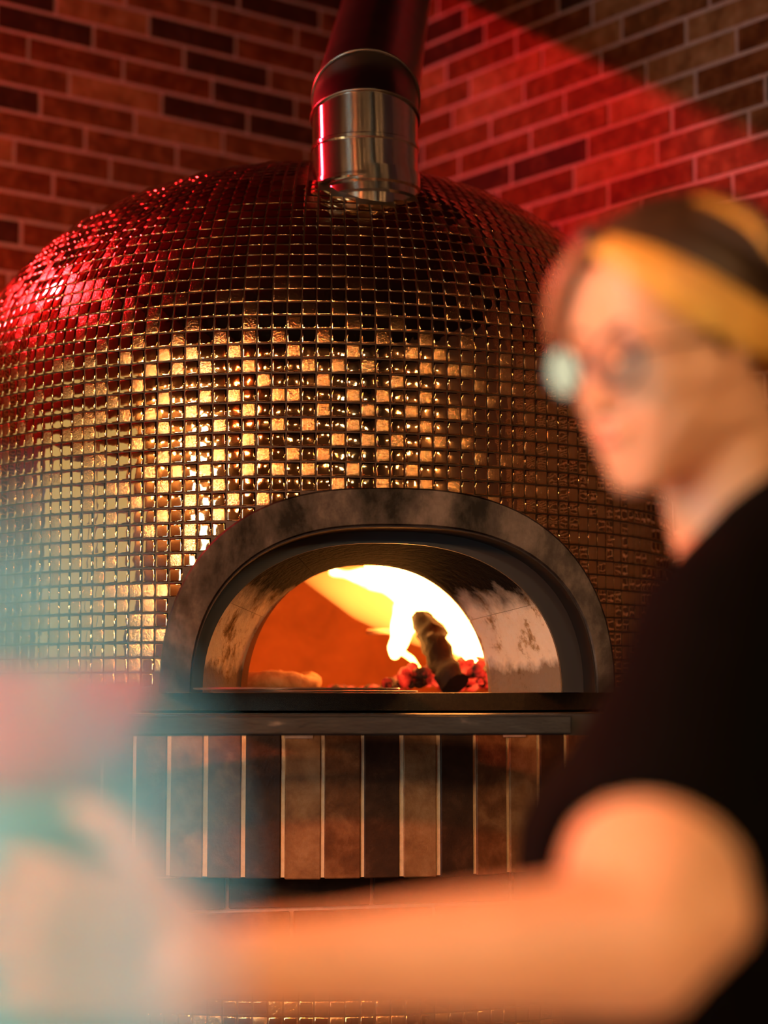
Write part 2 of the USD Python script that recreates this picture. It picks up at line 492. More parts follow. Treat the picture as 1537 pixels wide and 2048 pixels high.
# dome shell: solid of revolution, chamber and mouth passage cut out
prof_out = [(float(r), float(z)) for r, z in zip(PR[::25], PZ[::25])]
prof_out[-1] = (0.0, prof_out[-1][1])
cs = m3.CrossSection([[(0.0, 0.0)] and [(0.0, DECK - 0.03), (RD, DECK - 0.03)] + prof_out])
shell = m3.Manifold.revolve(cs, 160).translate([OC[0], OC[1], 0])
CH_R, CH_H = 0.56, 0.40
ch = [(0.0, DECK)] + [(CH_R * math.cos(a) ** 0.8, DECK + CH_H * math.sin(a)) for a in np.linspace(0, PI / 2 - 1e-6, 20)][:-1] + [(0.0, DECK + CH_H)]
chamber = m3.Manifold.revolve(m3.CrossSection([ch]), 96).translate([OC[0], OC[1], 0])
gl = grow(A_OUT, -0.01)
gl2 = np.vstack([gl, [[gl[-1, 0], DECK - 0.001], [gl[0, 0], DECK - 0.001]]])
pas = m3.CrossSection([[(float(x), float(z)) for x, z in gl2[::-1]]])
passage = m3.Manifold.extrude(pas, 0.62)
M4 = np.eye(3, 4)
M4[:, 0], M4[:, 1], M4[:, 2], M4[:, 3] = ML, UPZ, MA, MO + MA * 0.36
passage = passage.transform(M4)
shell = tm(shell - passage - chamber)
shell_part = obj('dome', shell, GROUT, oven, smooth=35, label='bronze grouted dome under the mosaic')

# chamber lining and hearth (a skin a little inside the cut)
lin = m3.Manifold.revolve(m3.CrossSection([[(0.0, DECK + CH_H), (0.0, DECK + CH_H - 0.008)] + [((CH_R - .008) * math.cos(a) ** 0.8, DECK + (CH_H - .008) * math.sin(a)) for a in np.linspace(PI / 2 - 1e-6, 0.0, 20)[1:]]
                                           + [(CH_R * math.cos(a) ** 0.8 - .001, DECK + (CH_H - .001) * math.sin(a)) for a in np.linspace(0, PI / 2 - 1e-6, 20)[:-1]]]), 96).translate([OC[0], OC[1], 0])
thr_cut = m3.Manifold.extrude(m3.CrossSection([[(float(x), float(z)) for x, z in np.vstack([A_THR, [[A_THR[-1, 0], DECK - .01], [A_THR[0, 0], DECK - .01]]])[::-1]]]), 0.7).transform(M4 + np.c_[np.zeros((3, 3)), -MA * 0.05])
obj('chamber_lining', tm(lin - thr_cut), FIRECLAY, oven, smooth=35, label='firelit fireclay vault inside the oven')
obj('hearth', lathe([(0, DECK - 0.028), (0.60, DECK - 0.028), (0.60, DECK - 0.002), (0, DECK - 0.002)], (OC[0], OC[1], 0), 64), HEARTH, oven, label='stone hearth floor')

# refractory mouth in separate blocks: tapers from behind the steel frame to the throat
TH = [A_MID, A_THR, A_THR, grow(A_THR, 0.10), grow(A_MID, 0.045)]
TS = [0.725, 0.50, 0.45, 0.45, 0.725]
n = len(A_MID)
cuts = [0, 9, 17, 30, 38, n - 1]
for a, b in zip(cuts, cuts[1:]):
    sub = []
    for o in TH:
        u = np.linspace(a, b, 13)
        if a:
            u[0] += 0.02
        if b < n - 1:
            u[-1] -= 0.02
        sub.append(np.stack([np.interp(u, np.arange(n), o[:, 0]), np.interp(u, np.arange(n), o[:, 1])], 1))
    obj('refractory_block', band(list(zip(sub, TS))), THROAT, oven, smooth=40)

# steel arch frame with softened edges
c = 0.0025
frame = band([(grow(A_OUT, -c), 0.83), (A_OUT, 0.83 - c), (A_OUT, 0.60), (grow(A_IN, 0.008), 0.60), (grow(A_IN, 0.008), 0.735), (A_IN, 0.735), (A_IN, 0.83 - c), (grow(A_IN, c), 0.83)])
obj('mouth_frame', frame, STEEL_DARK, oven, smooth=30, label='worn dark steel arch around the oven mouth')
obj('mouth_jamb', band([(A_IN, 0.826), (A_IN, 0.736), (grow(A_IN, -.0025), 0.736), (grow(A_IN, -.0025), 0.826)]), plain('sooty_steel', (0.010, 0.008, 0.007), 0.6, 0.3), oven, smooth=40, label='sooty inside of the steel arch')
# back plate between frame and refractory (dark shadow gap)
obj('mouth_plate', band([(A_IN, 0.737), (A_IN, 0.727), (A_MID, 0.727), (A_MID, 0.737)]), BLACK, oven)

# mosaic
TP = 0.0253
NCOL = 181
FLUE = np.array([-0.035, 3.41])


def tile_mesh(P, ex, ey, nz, w, h, cut=0.21, hgt=0.0022):
    """18 triangles: flat middle, rounded rim, sides. Returns vertices, faces and normals."""
    V, N = [], []
    sg = [(-1, -1), (1, -1), (1, 1), (-1, 1)]
    for k in range(3):
        for a, b in sg:
            if k == 0:
                V.append(P + ex * a * w * (0.5 - cut / 2) + ey * b * h * (0.5 - cut / 2) + nz * hgt)
                N.append(nz + 0.05 * (a * ex + b * ey))
            elif k == 1:
                V.append(P + ex * a * w * 0.5 + ey * b * h * 0.5 + nz * (hgt - 0.0013))
                N.append(nz + 0.5 * (a * ex + b * ey))
            else:
                V.append(P + ex * a * w * 0.5 + ey * b * h * 0.5 - nz * 0.001)
                N.append(0.3 * nz + a * ex + b * ey)
    N = np.array(N)
    N /= np.linalg.norm(N, axis=1, keepdims=True)
    F = [[0, 1, 2], [0, 2, 3]]
    for k in (0, 4):
        for i in range(4):
            j = (i + 1) % 4
            F += [[k + i, k + 4 + i, k + 4 + j], [k + i, k + 4 + j, k + j]]
    return np.array(V), np.array(F), N


FOIL = [(-13, -11, -8, -4, -1, 3, 6), (-12, -9, -6, -4, -2, 1, 5, 8, 11), (-13, -10, -8, -5, -1, 3, 7, 9), (-11, -9, -7, -4, 0, 2, 4, 8, 10, 11), (-12, -3, 1, 6, 12),
        (-14, -10, -7, -5, -2, -1, 3, 5, 8, 13), (-13, -11, -8, -4, 1, 4, 7, 10, 11), (-10, -6, -2, 0, 3, 5, 8), (-12, -8, -4, 2, 4, 6, 9, 11), (-10, -6, -3, -1, 1, 5, 8, 12),
        (-11, -9, -7, -4, -2, 0, 3, 7, 13), (-14, -13, -10, -6, 2, 5, 8, 10), (-12, -8, -5), (-14, -10, -6)]
nrow = int(PL[-1] / TP)
L657 = at(602, 657, 3.14)[2] - DECK                              # a joint lies here
ROW0 = math.floor(L657 / TP)
SHIFT = L657 - ROW0 * TP
single, rest = [], []
outline = A_OUT
for row in range(-1, nrow):
    Lm = (row + 0.5) * TP + SHIFT
    if Lm < TP * .4:
        continue
    if Lm > PL[-1] - 0.05:
        break
    r = np.interp(Lm, PL, PR)
    z = np.interp(Lm, PL, PZ)
    dr = np.interp(Lm + 0.004, PL, PR) - np.interp(Lm - 0.004, PL, PR)
    dz = np.interp(Lm + 0.004, PL, PZ) - np.interp(Lm - 0.004, PL, PZ)
    q = math.hypot(dr, dz)
    dr, dz = dr / q, dz / q
    k = (RD / r) ** 0.6
    wid = TP * k * r / RD
    for col in range(-NCOL // 2, NCOL // 2 + 1):
        a = (col + 0.5) * 2 * PI / NCOL * k
        if abs(a) > math.radians(128):
            continue
        out = np.array([math.sin(a), -math.cos(a), 0])
        P = OC + out * r + UPZ * z
        d = P - MO
        l, s = d @ ML, d @ MA
        zl = np.interp(l, outline[:, 0], outline[:, 1]) if abs(l) < 0.372 else 0
        if s > 0.2 and abs(l) < 0.372 + 0.004 and z < zl + 0.004 and zl > 0:
            continue
        if np.hypot(P[0] - FLUE[0], P[1] - FLUE[1]) < 0.10:
            continue
        ex = np.array([math.cos(a), math.sin(a), 0])
        ey = out * dr + UPZ * dz
        nz = np.cross(ex, ey)
        if nz @ out < -1e-6 and nz[2] < 0:
            nz = -nz
        tx, ty, tz = nrng.normal(0, 0.010, 3)
        nz2 = nz + ex * tx + ey * ty
        nz2 /= np.linalg.norm(nz2)
        ex2 = ex + ey * tz * 1.2
        ex2 = ex2 - nz2 * (ex2 @ nz2)
        ex2 /= np.linalg.norm(ex2)
        ey2 = np.cross(nz2, ex2)
        P = P + nz * nrng.normal(0, 0.0003)
        foil = nrng.random() < 0.34
        fr = ROW0 - row                                          # 0 = the row just above that joint
        if 0 <= fr < len(FOIL) and -14 <= col <= 13:
            foil = col in FOIL[fr] or (fr > 11 and col > -5 and foil)
        m = tile_mesh(P, ex2, ey2, nz2, wid - 0.0026, TP - 0.0026)
        pp = proj(P)
        view = P - EYE
        face = -(nz @ view) / np.linalg.norm(view)
        near = face if (0 < pp[0] < 1150 and 640 < pp[1] < 1385 and not (pp[0] < 180 and pp[1] > 900)) else -1
        (single if near > 0 else rest).append((near, m, foil))
single.sort(key=lambda x: -x[0])
rest += single[280:]
single = single[:280]
for near, (v, f, nn), foil in single:
    obj('mosaic_tile', (v, f), TILE_FOIL if foil else TILE_SMOOTH, shell_part, normals=nn)

# ---- plinth below the ledge: ring of upright bricks, two brick courses, mosaic again
RB = 0.70
zr1, zr0 = at(650, 1468, 3.16)[2] + 0.004, at(650, 1760, 3.17)[2]
ring = obj('brick_ring', lathe([(0.3, zr0 + .004), (RB - 0.001, zr0 + .004), (RB - 0.001, DECK - 0.035), (0.3, DECK - 0.035)], (OC[0], OC[1], 0), 128), GROUT_PALE, oven, smooth=30, label='pale grout behind the upright bricks')
NB = 66
aw = 2 * PI / NB
# joints seen at 415, 490, 567, 646, 725, 801 ... : choose the phase so that one lies at pixel 725
a725 = math.asin((at(725, 1600, 3.17)[0] - OC[0]) / RB)
tones = {-5: 0, -4: 3, -3: 0, -2: 1, -1: 3, 0: 0, 1: 1, 2: 3, 3: 1, 4: 0, 5: 3, 6: 1, 7: 0}
for k in range(-18, 19):
    a0, a1 = a725 + (k - 1) * aw, a725 + k * aw
    gap = (0.0074 + rng.uniform(-.0015, .0015)) / RB
    am = (a0 + a1) / 2
    out = np.array([math.sin(am), -math.cos(am), 0])
    ex = np.array([math.cos(am), math.sin(am), 0])
    hw = RB * (a1 - a0 - gap) / 2
    e = RB + rng.uniform(0.001, 0.0025)
    m = chamfer_box((-hw, e - 0.014, zr0 + rng.uniform(0, .003)), (hw, e, zr1), 0.0018, np.stack([ex, out, UPZ]), (OC[0], OC[1], 0))
    t = tones.get(k, rng.choice([0, 1, 2, 3]))
    obj('brick', m, BRICK[t], ring)
for px in (598, 1036):                                            # mortar smears under the ledge
    p = at(px, 1474, 3.17)
    am = math.asin((p[0] - OC[0]) / RB)
    out, ex = np.array([math.sin(am), -math.cos(am), 0]), np.array([math.cos(am), math.sin(am), 0])
    obj('mortar_smear', chamfer_box((-.024, RB + .001, zr1 - .012), (.024, RB + .0045, zr1), .001, np.stack([ex, out, UPZ]), (OC[0], OC[1], 0)), MORTAR, ring)

# two flat courses
BA = math.radians(14)
BX = np.array([math.cos(BA), math.sin(BA), 0])
BN = np.array([math.sin(BA), -math.cos(BA), 0])
BO = np.array([-0.10, 3.262, 0])
zb1, zb0 = zr0 + 0.003, at(600, 1898, 3.2)[2]
courses = obj('brick_plinth', box((-0.535, 0.0, zb0 + .001), (0.535, 0.5, zb1 - .001), np.stack([BX, -BN, UPZ]), BO - BN * 0.008), MORTAR, oven, label='pale mortar of the two dark brick courses')
hb = (zb1 - zb0) / 2
for r_, ref in ((0, 455), (1, 585)):
    ray = at(ref, 1800, 1.0) - EYE
    k_ = ((BO - EYE) @ BN) / (ray @ BN)
    off = (EYE + ray * k_ - BO) @ BX
    for k in range(-3, 4):
        lo, hi = off + (k - 1) * 0.252 + .0035, off + k * 0.252 - .0035
        lo, hi = max(lo, -0.545), min(hi, 0.545)
        if hi - lo > 0.02:
            obj('brick', chamfer_box((lo, -0.012, zb1 - (r_ + 1) * hb + .0035), (hi, rng.uniform(.0, .0015), zb1 - r_ * hb - .0035), .0018, np.stack([BX, BN, UPZ]), BO), BRICK[1 if r_ == 0 else rng.choice([0, 2])], courses)

    for sx in (-1, 1):
        for k in range(2):
            y0, y1 = .010 + k * .25, .010 + k * .25 + .243
            x0, x1 = sorted((sx * .533, sx * .545))
            obj('brick', chamfer_box((x0, -y1, zb1 - (r_ + 1) * hb + .0035), (x1, -y0, zb1 - r_ * hb - .0035), .0018, np.stack([BX, BN, UPZ]), BO), BRICK[rng.choice([0, 1, 2])], courses)

base = obj('plinth', lathe([(0, 0), (RD, 0), (RD, zb0), (0, zb0)], (OC[0], OC[1], 0), 128), GROUT, oven, smooth=30, label='round plinth under the brick courses')
for row in range(int((zb0 - 0.02) / TP)):
    z = zb0 - (row + 0.5) * TP
    for col in range(-60, 60):
        a = (col + 0.5) * 2 * PI / NCOL
        out, ex = np.array([math.sin(a), -math.cos(a), 0]), np.array([math.cos(a), math.sin(a), 0])
        tx, ty = nrng.normal(0, .01, 2)
        nz = out + ex * tx + UPZ * ty
        nz /= np.linalg.norm(nz)
        rest.append((0, tile_mesh(OC + out * RD + UPZ * z, ex, UPZ, nz, TP - .0026, TP - .0026), nrng.random() < 0.36))
V = np.vstack([m[0] for _, m, _ in rest])
F = np.vstack([m[1] + 12 * i for i, (_, m, _) in enumerate(rest)])
N = np.vstack([m[2] for _, m, _ in rest])
obj('mosaic_tile', (V, F), TILE_MIX, shell_part, normals=N, kind='stuff', var=np.repeat([float(x[2]) for x in rest], 12))

# ledge: a folded steel shelf with a rounded front, and a worn strip under it
sl = 0.30
prof = [(sl - 0.02, DECK - 0.001), (1.005, DECK - 0.001)] + [(1.005 + 0.012 * math.sin(a), DECK - 0.013 + 0.012 * math.cos(a)) for a in np.linspace(0.2, PI / 2, 6)] + [(1.017, DECK - 0.030), (1.013, DECK - 0.0325), (sl - 0.02, DECK - 0.0325)]
ledge_poly = m3.Manifold.extrude(m3.CrossSection([[(s, z) for s, z in prof]]), 1.24)
ML4 = np.eye(3, 4)
ML4[:, 0], ML4[:, 1], ML4[:, 2], ML4[:, 3] = MA, UPZ, ML, MO - ML * 0.66
lt = ledge_poly.transform(ML4)
lt_m = tm(lt)
if lt_m.volume < 0:
    lt_m.invert()
obj('ledge', lt_m, STEEL_LEDGE, oven, smooth=40, label='dark steel shelf in front of the mouth')
xl = MO + MA * 0.985
rr = (at(1150, 1445, xl[1])[0] - xl[0])
obj('ledge_strip', chamfer_box((-0.62, -0.03, DECK - 0.064), (rr, 0.0, DECK - 0.036), .002, np.stack([ML, MA, UPZ]), xl), STRIP, oven, label='worn black strip under the shelf edge')
obj('ledge_bracket', box((-0.6, -0.14, DECK - 0.066), (rr + .07, -0.02, DECK - 0.0335), np.stack([ML, MA, UPZ]), xl), BLACK, oven)

# ------------------------------------------------------------------ flue
STEEL = mat('flue_steel', {
    'tg': ('tangent', {'direction_type': 'radial', 'axis': 'z'}), 'tc': ('texture_coordinate', {}), 'mp': ('mapping', {'scale': (1, 1, .05)}),
    'n': ('noise_texture', {'scale': 60, 'detail': 3}), 'r': ('rgb_ramp', {'ramp': [(0.3, (0.60, 0.52, 0.42)), (0.7, (0.80, 0.74, 0.64))]}),
    'p': ('principled_bsdf', {'metallic': 1.0, 'roughness': 0.17, 'anisotropic': 0.9, 'anisotropic_rotation': 0.25}),
}, [('tg.tangent', 'p.tangent'), ('tc.object', 'mp.vector'), ('mp.vector', 'n.vector'), ('n.fac', 'r.fac'), ('r.color', 'p.base_color')], 'p.BSDF')
STEEL_UP = mottled('flue_steel_upper', [(0.3, (0.22, 0.19, 0.16)), (0.7, (0.30, 0.26, 0.22))], 10, 0.30, metal=1.0)
fx, fy = FLUE
flue = thing('flue_pipe', 'shiny steel flue pipe rising from the dome and bending back to the corner', 'flue pipe', (fx, fy, 2.05))
R0 = 0.0985
zf = lambda py, rad=R0: at(730, py, fy - rad)[2]                   # height of the pipe's front line at a picture row
zk = zf(383, .088)
obj('base_collar', lathe([(0.0, zk - .03), (0.086, zk - .03), (0.086, zk), (0.091, zk + .004), (0.090, zk + .018), (0.094, zk + .022), (0.093, zk + .05), (0.0, zk + .05)], (fx + .010, fy - .006, 0), 64), STEEL, flue, smooth=25, label='bright ring where the pipe meets the mosaic')
zs, zbd, zc1 = zf(352), zf(268), at(730, 240, fy)[2]
k1 = 0.055
p = [np.array([fx, fy, zbd]), np.array([fx, fy, zc1])]
d1 = np.array([0.02, 0.5, 0.866])
d2 = np.array([0.045, 0.848, 0.53])
p.append(p[1] + d1 * k1)
p.append(p[2] + d2 * 1.68)
low = sweep([[fx, fy, zbd + .004], p[1], p[1] + d1 * .03], [R0, R0, R0], 72)
obj('sleeve', lathe([(0.08, zs), (R0 - .002, zs), (R0 + .001, zs + .003), (R0 + .001, zs + .009), (R0, zs + .012), (R0, zbd - .006), (R0 + .0025, zbd - .003), (R0 + .0025, zbd + .003), (R0 - .001, zbd + .006), (0.08, zbd + .006)], (fx, fy, 0), 72), STEEL, flue, smooth=25, label='mirror bright lower sleeve')
low = m3.Manifold.cylinder(.3, R0, R0, 72).translate([fx, fy, zbd + .002])
nn = (UPZ + d1) / np.linalg.norm(UPZ + d1)
low = low.trim_by_plane([float(-x) for x in nn], float(-(p[1] @ nn)))
obj('sleeve_upper', tm(low), STEEL, flue, smooth=25, label='mirror bright sleeve cut slanting at the elbow')
dd_ = [p[1] + d1 * 0.0, p[2], p[3]]
whole = sweep([p[1] - (UPZ * .0), p[1] + d1 * k1, p[3]], [R0 + .0006] * 3, 72)
k_ = 72                                                            # first ring lies in the mitre plane of the sleeve
first = whole.vertices[:k_].copy()
for q_ in range(k_):
    v_ = first[q_] - p[1]
    whole.vertices[q_] = first[q_] - d1 * ((v_ @ nn) / (d1 @ nn))
obj('elbow', whole, STEEL_UP, flue, smooth=30, label='dark pipe sloping back to the corner')
seam_n = (d1 + d2) / np.linalg.norm(d1 + d2)
for c0, nn_ in ((p[1], (UPZ + d1)), (p[2], (d1 + d2))):
    nn_ = nn_ / np.linalg.norm(nn_)
    t = np.linspace(0, 2 * PI, 65)
    e1 = np.array([1.0, 0, 0])
    e2 = np.cross(nn_, e1)
    st = 1 / max(.3, float((d1 if c0 is p[2] else UPZ) @ nn_))
    ringp = c0 + np.cos(t)[:, None] * e1 * (R0 + .0015) + np.sin(t)[:, None] * e2 * (R0 + .0015) * st
    obj('seam_ring', sweep(ringp, np.full(65, .0035), 8, frames=np.array([(x - c0) / np.linalg.norm(x - c0) for x in ringp]), cap=False), STEEL_UP, flue, smooth=True)

# ------------------------------------------------------------------ fire, wood, pizza
FLAME = mat('flame', {
    'lw': ('layer_weight', {'blend': 0.35}), 'tc': ('texture_coordinate', {}), 'mp': ('mapping', {'scale': (1, 1, .5)}),
    'n': ('noise_texture', {'scale': 16, 'detail': 3, 'distortion': 1.2}),
    'r': ('rgb_ramp', {'ramp': [(0.25, (1.0, 0.20, 0.02)), (0.45, (1.0, 0.30, 0.04)), (0.6, (1.0, 0.40, 0.09))]}),
    'e': ('emission', {'strength': FIRE}), 't': ('transparent_bsdf', {}),
    'k': ('map_range', {'from_min': 0.10, 'from_max': 0.80, 'to_min': 0.25, 'to_max': 1.0, 'clamp': True}),
    'm': ('mix_closure', {}),
}, [('tc.object', 'mp.vector'), ('mp.vector', 'n.vector'), ('n.fac', 'r.fac'), ('r.color', 'e.color'), ('lw.facing', 'k.value'), ('k.result', 'm.fac'), ('e.emission', 'm.closure1'), ('t.BSDF', 'm.closure2')], 'm.closure')
EMB = mat('embers', {
    'tc': ('texture_coordinate', {}), 'n': ('noise_texture', {'scale': 22, 'detail': 3}),
    'r': ('rgb_ramp', {'ramp': [(0.42, (0.0, 0.0, 0.0)), (0.56, (0.55, 0.015, 0.006)), (0.75, (1.0, 0.10, 0.03))]}),
    'p': ('principled_bsdf', {'base_color': (0.04, 0.03, 0.028), 'roughness': 0.9, 'emission_strength': EMBER}),
}, [('tc.object', 'n.vector'), ('n.fac', 'r.fac'), ('r.color', 'p.emission_color')], 'p.BSDF')
CHAR = mottled('charred_wood', [(0.35, (0.002, 0.0015, 0.0015)), (0.6, (0.006, 0.004, 0.003)), (0.8, (0.025, 0.012, 0.009))], 20, 0.85, bump=0.004, bump_scale=60, stretch=(1, 1, .4))
WOODBURN = mottled('burning_wood', [(0.35, (0.06, 0.02, 0.01)), (0.6, (0.20, 0.09, 0.05)), (0.75, (0.35, 0.18, 0.10))], 20, 0.8, bump=0.003, bump_scale=60)


def log(name, a, b, r, m, label, seed):
    a, b = np.asarray(a), np.asarray(b)
    k, sd = 14, 12
    g = np.random.default_rng(seed)
    t = np.linspace(0, 1, k)
    path = a + (b - a) * t[:, None] + g.normal(0, r * .06, (k, 3))
    mesh = sweep(path, r * (1 + g.normal(0, .07, k)), sd)
    d = meshkit.noise(mesh.vertices * 45, seed) - .5
    c_ = a + (b - a) * np.clip(((mesh.vertices - a) @ (b - a)) / ((b - a) @ (b - a)), 0, 1)[:, None]
    mesh.vertices = mesh.vertices + (mesh.vertices - c_) * (d * .7)[:, None]
    t_ = thing(name, label, 'log', a)
    obj('bark', mesh, m, t_, smooth=40)
    dd = (b - a) / np.linalg.norm(b - a)
    obj('cut_end', sweep([b - dd * .004, b + dd * .003], [r * .86, r * .8], sd), m, t_)


YF = 3.72
log('firewood_log', at(912, 1372, 3.585), at(846, 1240, 3.72), 0.027, CHAR, 'charred log leaning in front of the flames', 1)
log('firewood_log', at(1010, 1368, 3.70), at(930, 1300, 3.95), 0.030, CHAR, 'charred log lying deep at the right of the fire', 2)
log('firewood_log', at(985, 1310, 3.86), at(870, 1290, 4.02), 0.026, WOODBURN, 'burning log across the back of the fire', 3)
# ember bed
lumps = []
g = np.random.default_rng(5)
for i in range(420):
    px = 770 + 260 * g.random() ** 0.8
    Y = 3.60 + .42 * g.random()
    base_p = at(px, 1385, Y)
    top = 0.004 + 0.048 * max(0, 1 - abs(px - 930) / 190) * g.random() + (0.02 * g.random() if px > 800 else 0)
    s = 0.006 + .007 * g.random()
    b = trimesh.creation.icosphere(subdivisions=1, radius=s)
    b.vertices *= 1 + .35 * (g.random((len(b.vertices), 1)) - .5)
    b.apply_translation((base_p[0], Y, DECK - .002 + s * .6 + top))
    lumps.append(b)
for i in range(40):
    px = 660 + 130 * g.random()
    Y = 3.75 + .3 * g.random()
    s = 0.006 + .006 * g.random()
    b = trimesh.creation.icosphere(subdivisions=1, radius=s)
    b.apply_translation((at(px, 1385, Y)[0], Y, DECK - .002 + s * .6))
    lumps.append(b)
obj('embers', join(lumps), EMB, None, smooth=False, label='glowing red ember bed under the logs', cat='embers', kind='stuff')
# flames: tongues rising from the wood and curling along the vault
fl = thing('flame', 'bright yellow flames rising from the logs and curling left under the vault', 'flame', at(930, 1340, YF))


def tongue(pts):
    return chain([(at(x, y, Y), r * .001) for x, y, Y, r in pts], 20)


T = [
    [(975, 1325, 3.80, 26), (940, 1270, 3.80, 40), (880, 1215, 3.78, 42), (800, 1176, 3.76, 32), (720, 1152, 3.74, 19), (668, 1142, 3.72, 7)],
    [(985, 1320, 3.84, 24), (960, 1250, 3.84, 34), (900, 1180, 3.80, 36), (830, 1150, 3.74, 26), (740, 1138, 3.68, 12)],
    [(860, 1235, 3.74, 24), (812, 1250, 3.72, 16), (795, 1290, 3.70, 14), (792, 1310, 3.70, 8)],
    [(800, 1215, 3.72, 20), (790, 1255, 3.70, 12), (800, 1300, 3.69, 12), (830, 1325, 3.68, 7), (870, 1362, 3.67, 4)],
    [(940, 1320, 3.72, 12), (905, 1270, 3.74, 24), (880, 1215, 3.76, 26)],
]
flame_mesh = smoothed(union([b for t_ in T for b in tongue(t_)]), 0.010, 10)
flame_mesh.vertices += (meshkit.noise(flame_mesh.vertices * 28, 3) - .5)[:, None] * flame_mesh.vertex_normals * 0.022
obj('flame_body', flame_mesh, FLAME, fl, smooth=True)
for t_ in ([(985, 1322, 3.70, 9), (975, 1295, 3.70, 13), (950, 1262, 3.70, 6)], [(952, 1328, 3.66, 8), (925, 1300, 3.66, 10), (905, 1262, 3.68, 5)]):
    obj('flame_tongue', smoothed(union(tongue(t_)), 0.006, 6), FLAME, fl, smooth=True)
VEIL = mat('flame_glow', {'v': ('principled_volume', {'density': 0.0, 'emission_strength': FIRE * 0.75, 'emission_color': (1.0, 0.27, 0.035)})}, volume='v.volume')
obj('flame_glow', smoothed(union(tongue([(930, 1300, 3.80, 60), (900, 1240, 3.80, 72), (820, 1210, 3.77, 74), (740, 1185, 3.74, 62), (670, 1160, 3.70, 40), (620, 1150, 3.68, 18)])), .01, 8), VEIL, fl, smooth=True, label='thin orange flame fading to the left')
# iron rest
IRON = plain('hot_iron', (0.40, 0.22, 0.14), 0.7)
ir = thing('fire_rest', 'upright iron log rest with a flat top left of the flames', 'log rest', at(775, 1380, 3.78))
q0 = at(776, 1380, 3.78)
qt = at(760, 1262, 3.78)
obj('upright', chamfer_box((-.014, -.012, DECK - .001), (.016, .012, qt[2] - .004), .003, None, (q0[0], q0[1], 0)), IRON, ir)
obj('cap', lathe([(0, qt[2] - .006), (.026, qt[2] - .006), (.028, qt[2]), (.024, qt[2] + .004), (0, qt[2] + .004)], (qt[0], qt[1], 0), 24), IRON, ir, smooth=30)
# pizza
CRUST = mottled('pizza_crust', [(0.3, (0.42, 0.22, 0.09)), (0.55, (0.62, 0.38, 0.18)), (0.75, (0.75, 0.55, 0.32))], 40, 0.75, bump=.002, bump_scale=120)
CHEESE = mottled('melted_cheese', [(0.35, (0.45, 0.07, 0.02)), (0.5, (0.55, 0.16, 0.05)), (0.65, (0.8, 0.6, 0.36))], 55, 0.45, bump=.003, bump_scale=90)
pc = at(545, 1383, 3.62)
pz = thing('pizza', 'small pizza with a puffed crust baking at the left of the hearth', 'pizza', (pc[0], pc[1], DECK - .002))
aa = np.linspace(0, 2 * PI, 49)
rp = np.stack([pc[0] + .078 * np.cos(aa), pc[1] + .078 * np.sin(aa), np.full(49, DECK + .018)], 1)
cr = sweep(rp, np.stack([np.full(49, .017), .019 + .004 * np.sin(aa * 3)], 1), 14, frames=np.array([(x - [pc[0], pc[1], DECK + .018]) for x in rp]), cap=False)
cr.vertices += (meshkit.noise(cr.vertices * 40, 4) - .5)[:, None] * np.array([.008, .008, .014])
obj('crust', cr, CRUST, pz, smooth=True)
ch_ = lathe([(0, DECK), (.075, DECK), (.075, DECK + .014), (0.05, DECK + .026), (0.03, DECK + .034), (0, DECK + .036)], (pc[0], pc[1], 0), 40)
ch_ = ch_.subdivide()
ch_.vertices[:, 2] += (ch_.vertices[:, 2] > DECK + .01) * (meshkit.noise(ch_.vertices * 60, 9) - .5) * .022
obj('topping', ch_, CHEESE, pz, smooth=30)
# flat pans on the ledge
PAN = mottled('pan_steel', [(0.3, (0.30, 0.24, 0.20)), (0.7, (0.5, 0.42, 0.36))], 30, 0.32, metal=0.9)
for i, (x0, x1, z, lab) in enumerate(((423, 836, DECK, 'thin round steel pan lying flat on the oven shelf, lower of the two'), (388, 800, DECK + 0.0045, 'thin round steel pan lying flat on the oven shelf, upper of the two'))):
    Y = 3.06
    ra = (x1 - x0) / 2 / FPX * Y
    cx_ = at((x0 + x1) / 2, 1385, Y)
    t_ = thing('pizza_pan', lab, 'pan', (cx_[0], Y, z))
    obj('disc', lathe([(0, z), (ra - .004, z), (ra, z + .0012), (ra - .001, z + .0032), (ra - .006, z + .0026), (0, z + .002)], (cx_[0], Y, 0), 72), PAN, t_, smooth=25)

# ------------------------------------------------------------------ lamps
CORD = plain('lamp_cord', (0.02, 0.02, 0.02), 0.6)
BULB = glow('warm_bulb', (1.0, 0.49, 0.18), LAMP_WARM)
LAMPS = [(-50, 2.25), (-40, 2.6), (-30, 3.4), (-20, 3.9), (-10, 4.3), (0, 4.6), (9, 4.3), (28, 4.2), (38, 3.8)]     # bearing from the oven, distance
ORD = ['leftmost', 'second', 'third', 'fourth', 'fifth', 'sixth', 'seventh', 'eighth', 'rightmost']
SHADE = plain('lamp_shade', (0.02, 0.02, 0.022), 0.5)
lamp_spots = [(-.14 + d_ * math.sin(math.radians(a_)), 3.15 - d_ * math.cos(math.radians(a_)), 1.62 + .155 * d_, BULB) for a_, d_ in LAMPS]


def pendant(x, y, z, bm, name, label, cat, group, rb=.05):
    lp = thing(name, label, cat, (x, y, CEIL), group=group)
    obj('cord', sweep([(x, y, CEIL), (x, y, z + .12)], [.003, .003], 8), CORD, lp)
    obj('socket', lathe([(0, z + .05), (.02, z + .05), (.022, z + .07), (.016, z + .12), (0, z + .12)], (x, y, 0), 20), BLACK, lp)
    obj('shade', lathe([(.02, z + .085), (.06, z + .07), (.115, z - .01), (.118, z - .01), (.063, z + .075), (.02, z + .09)], (x, y, 0), 40), SHADE, lp, smooth=40)
    b = trimesh.creation.icosphere(subdivisions=3, radius=rb)
    b.apply_translation((x, y, z))
    obj('bulb', b, bm, lp, smooth=True)


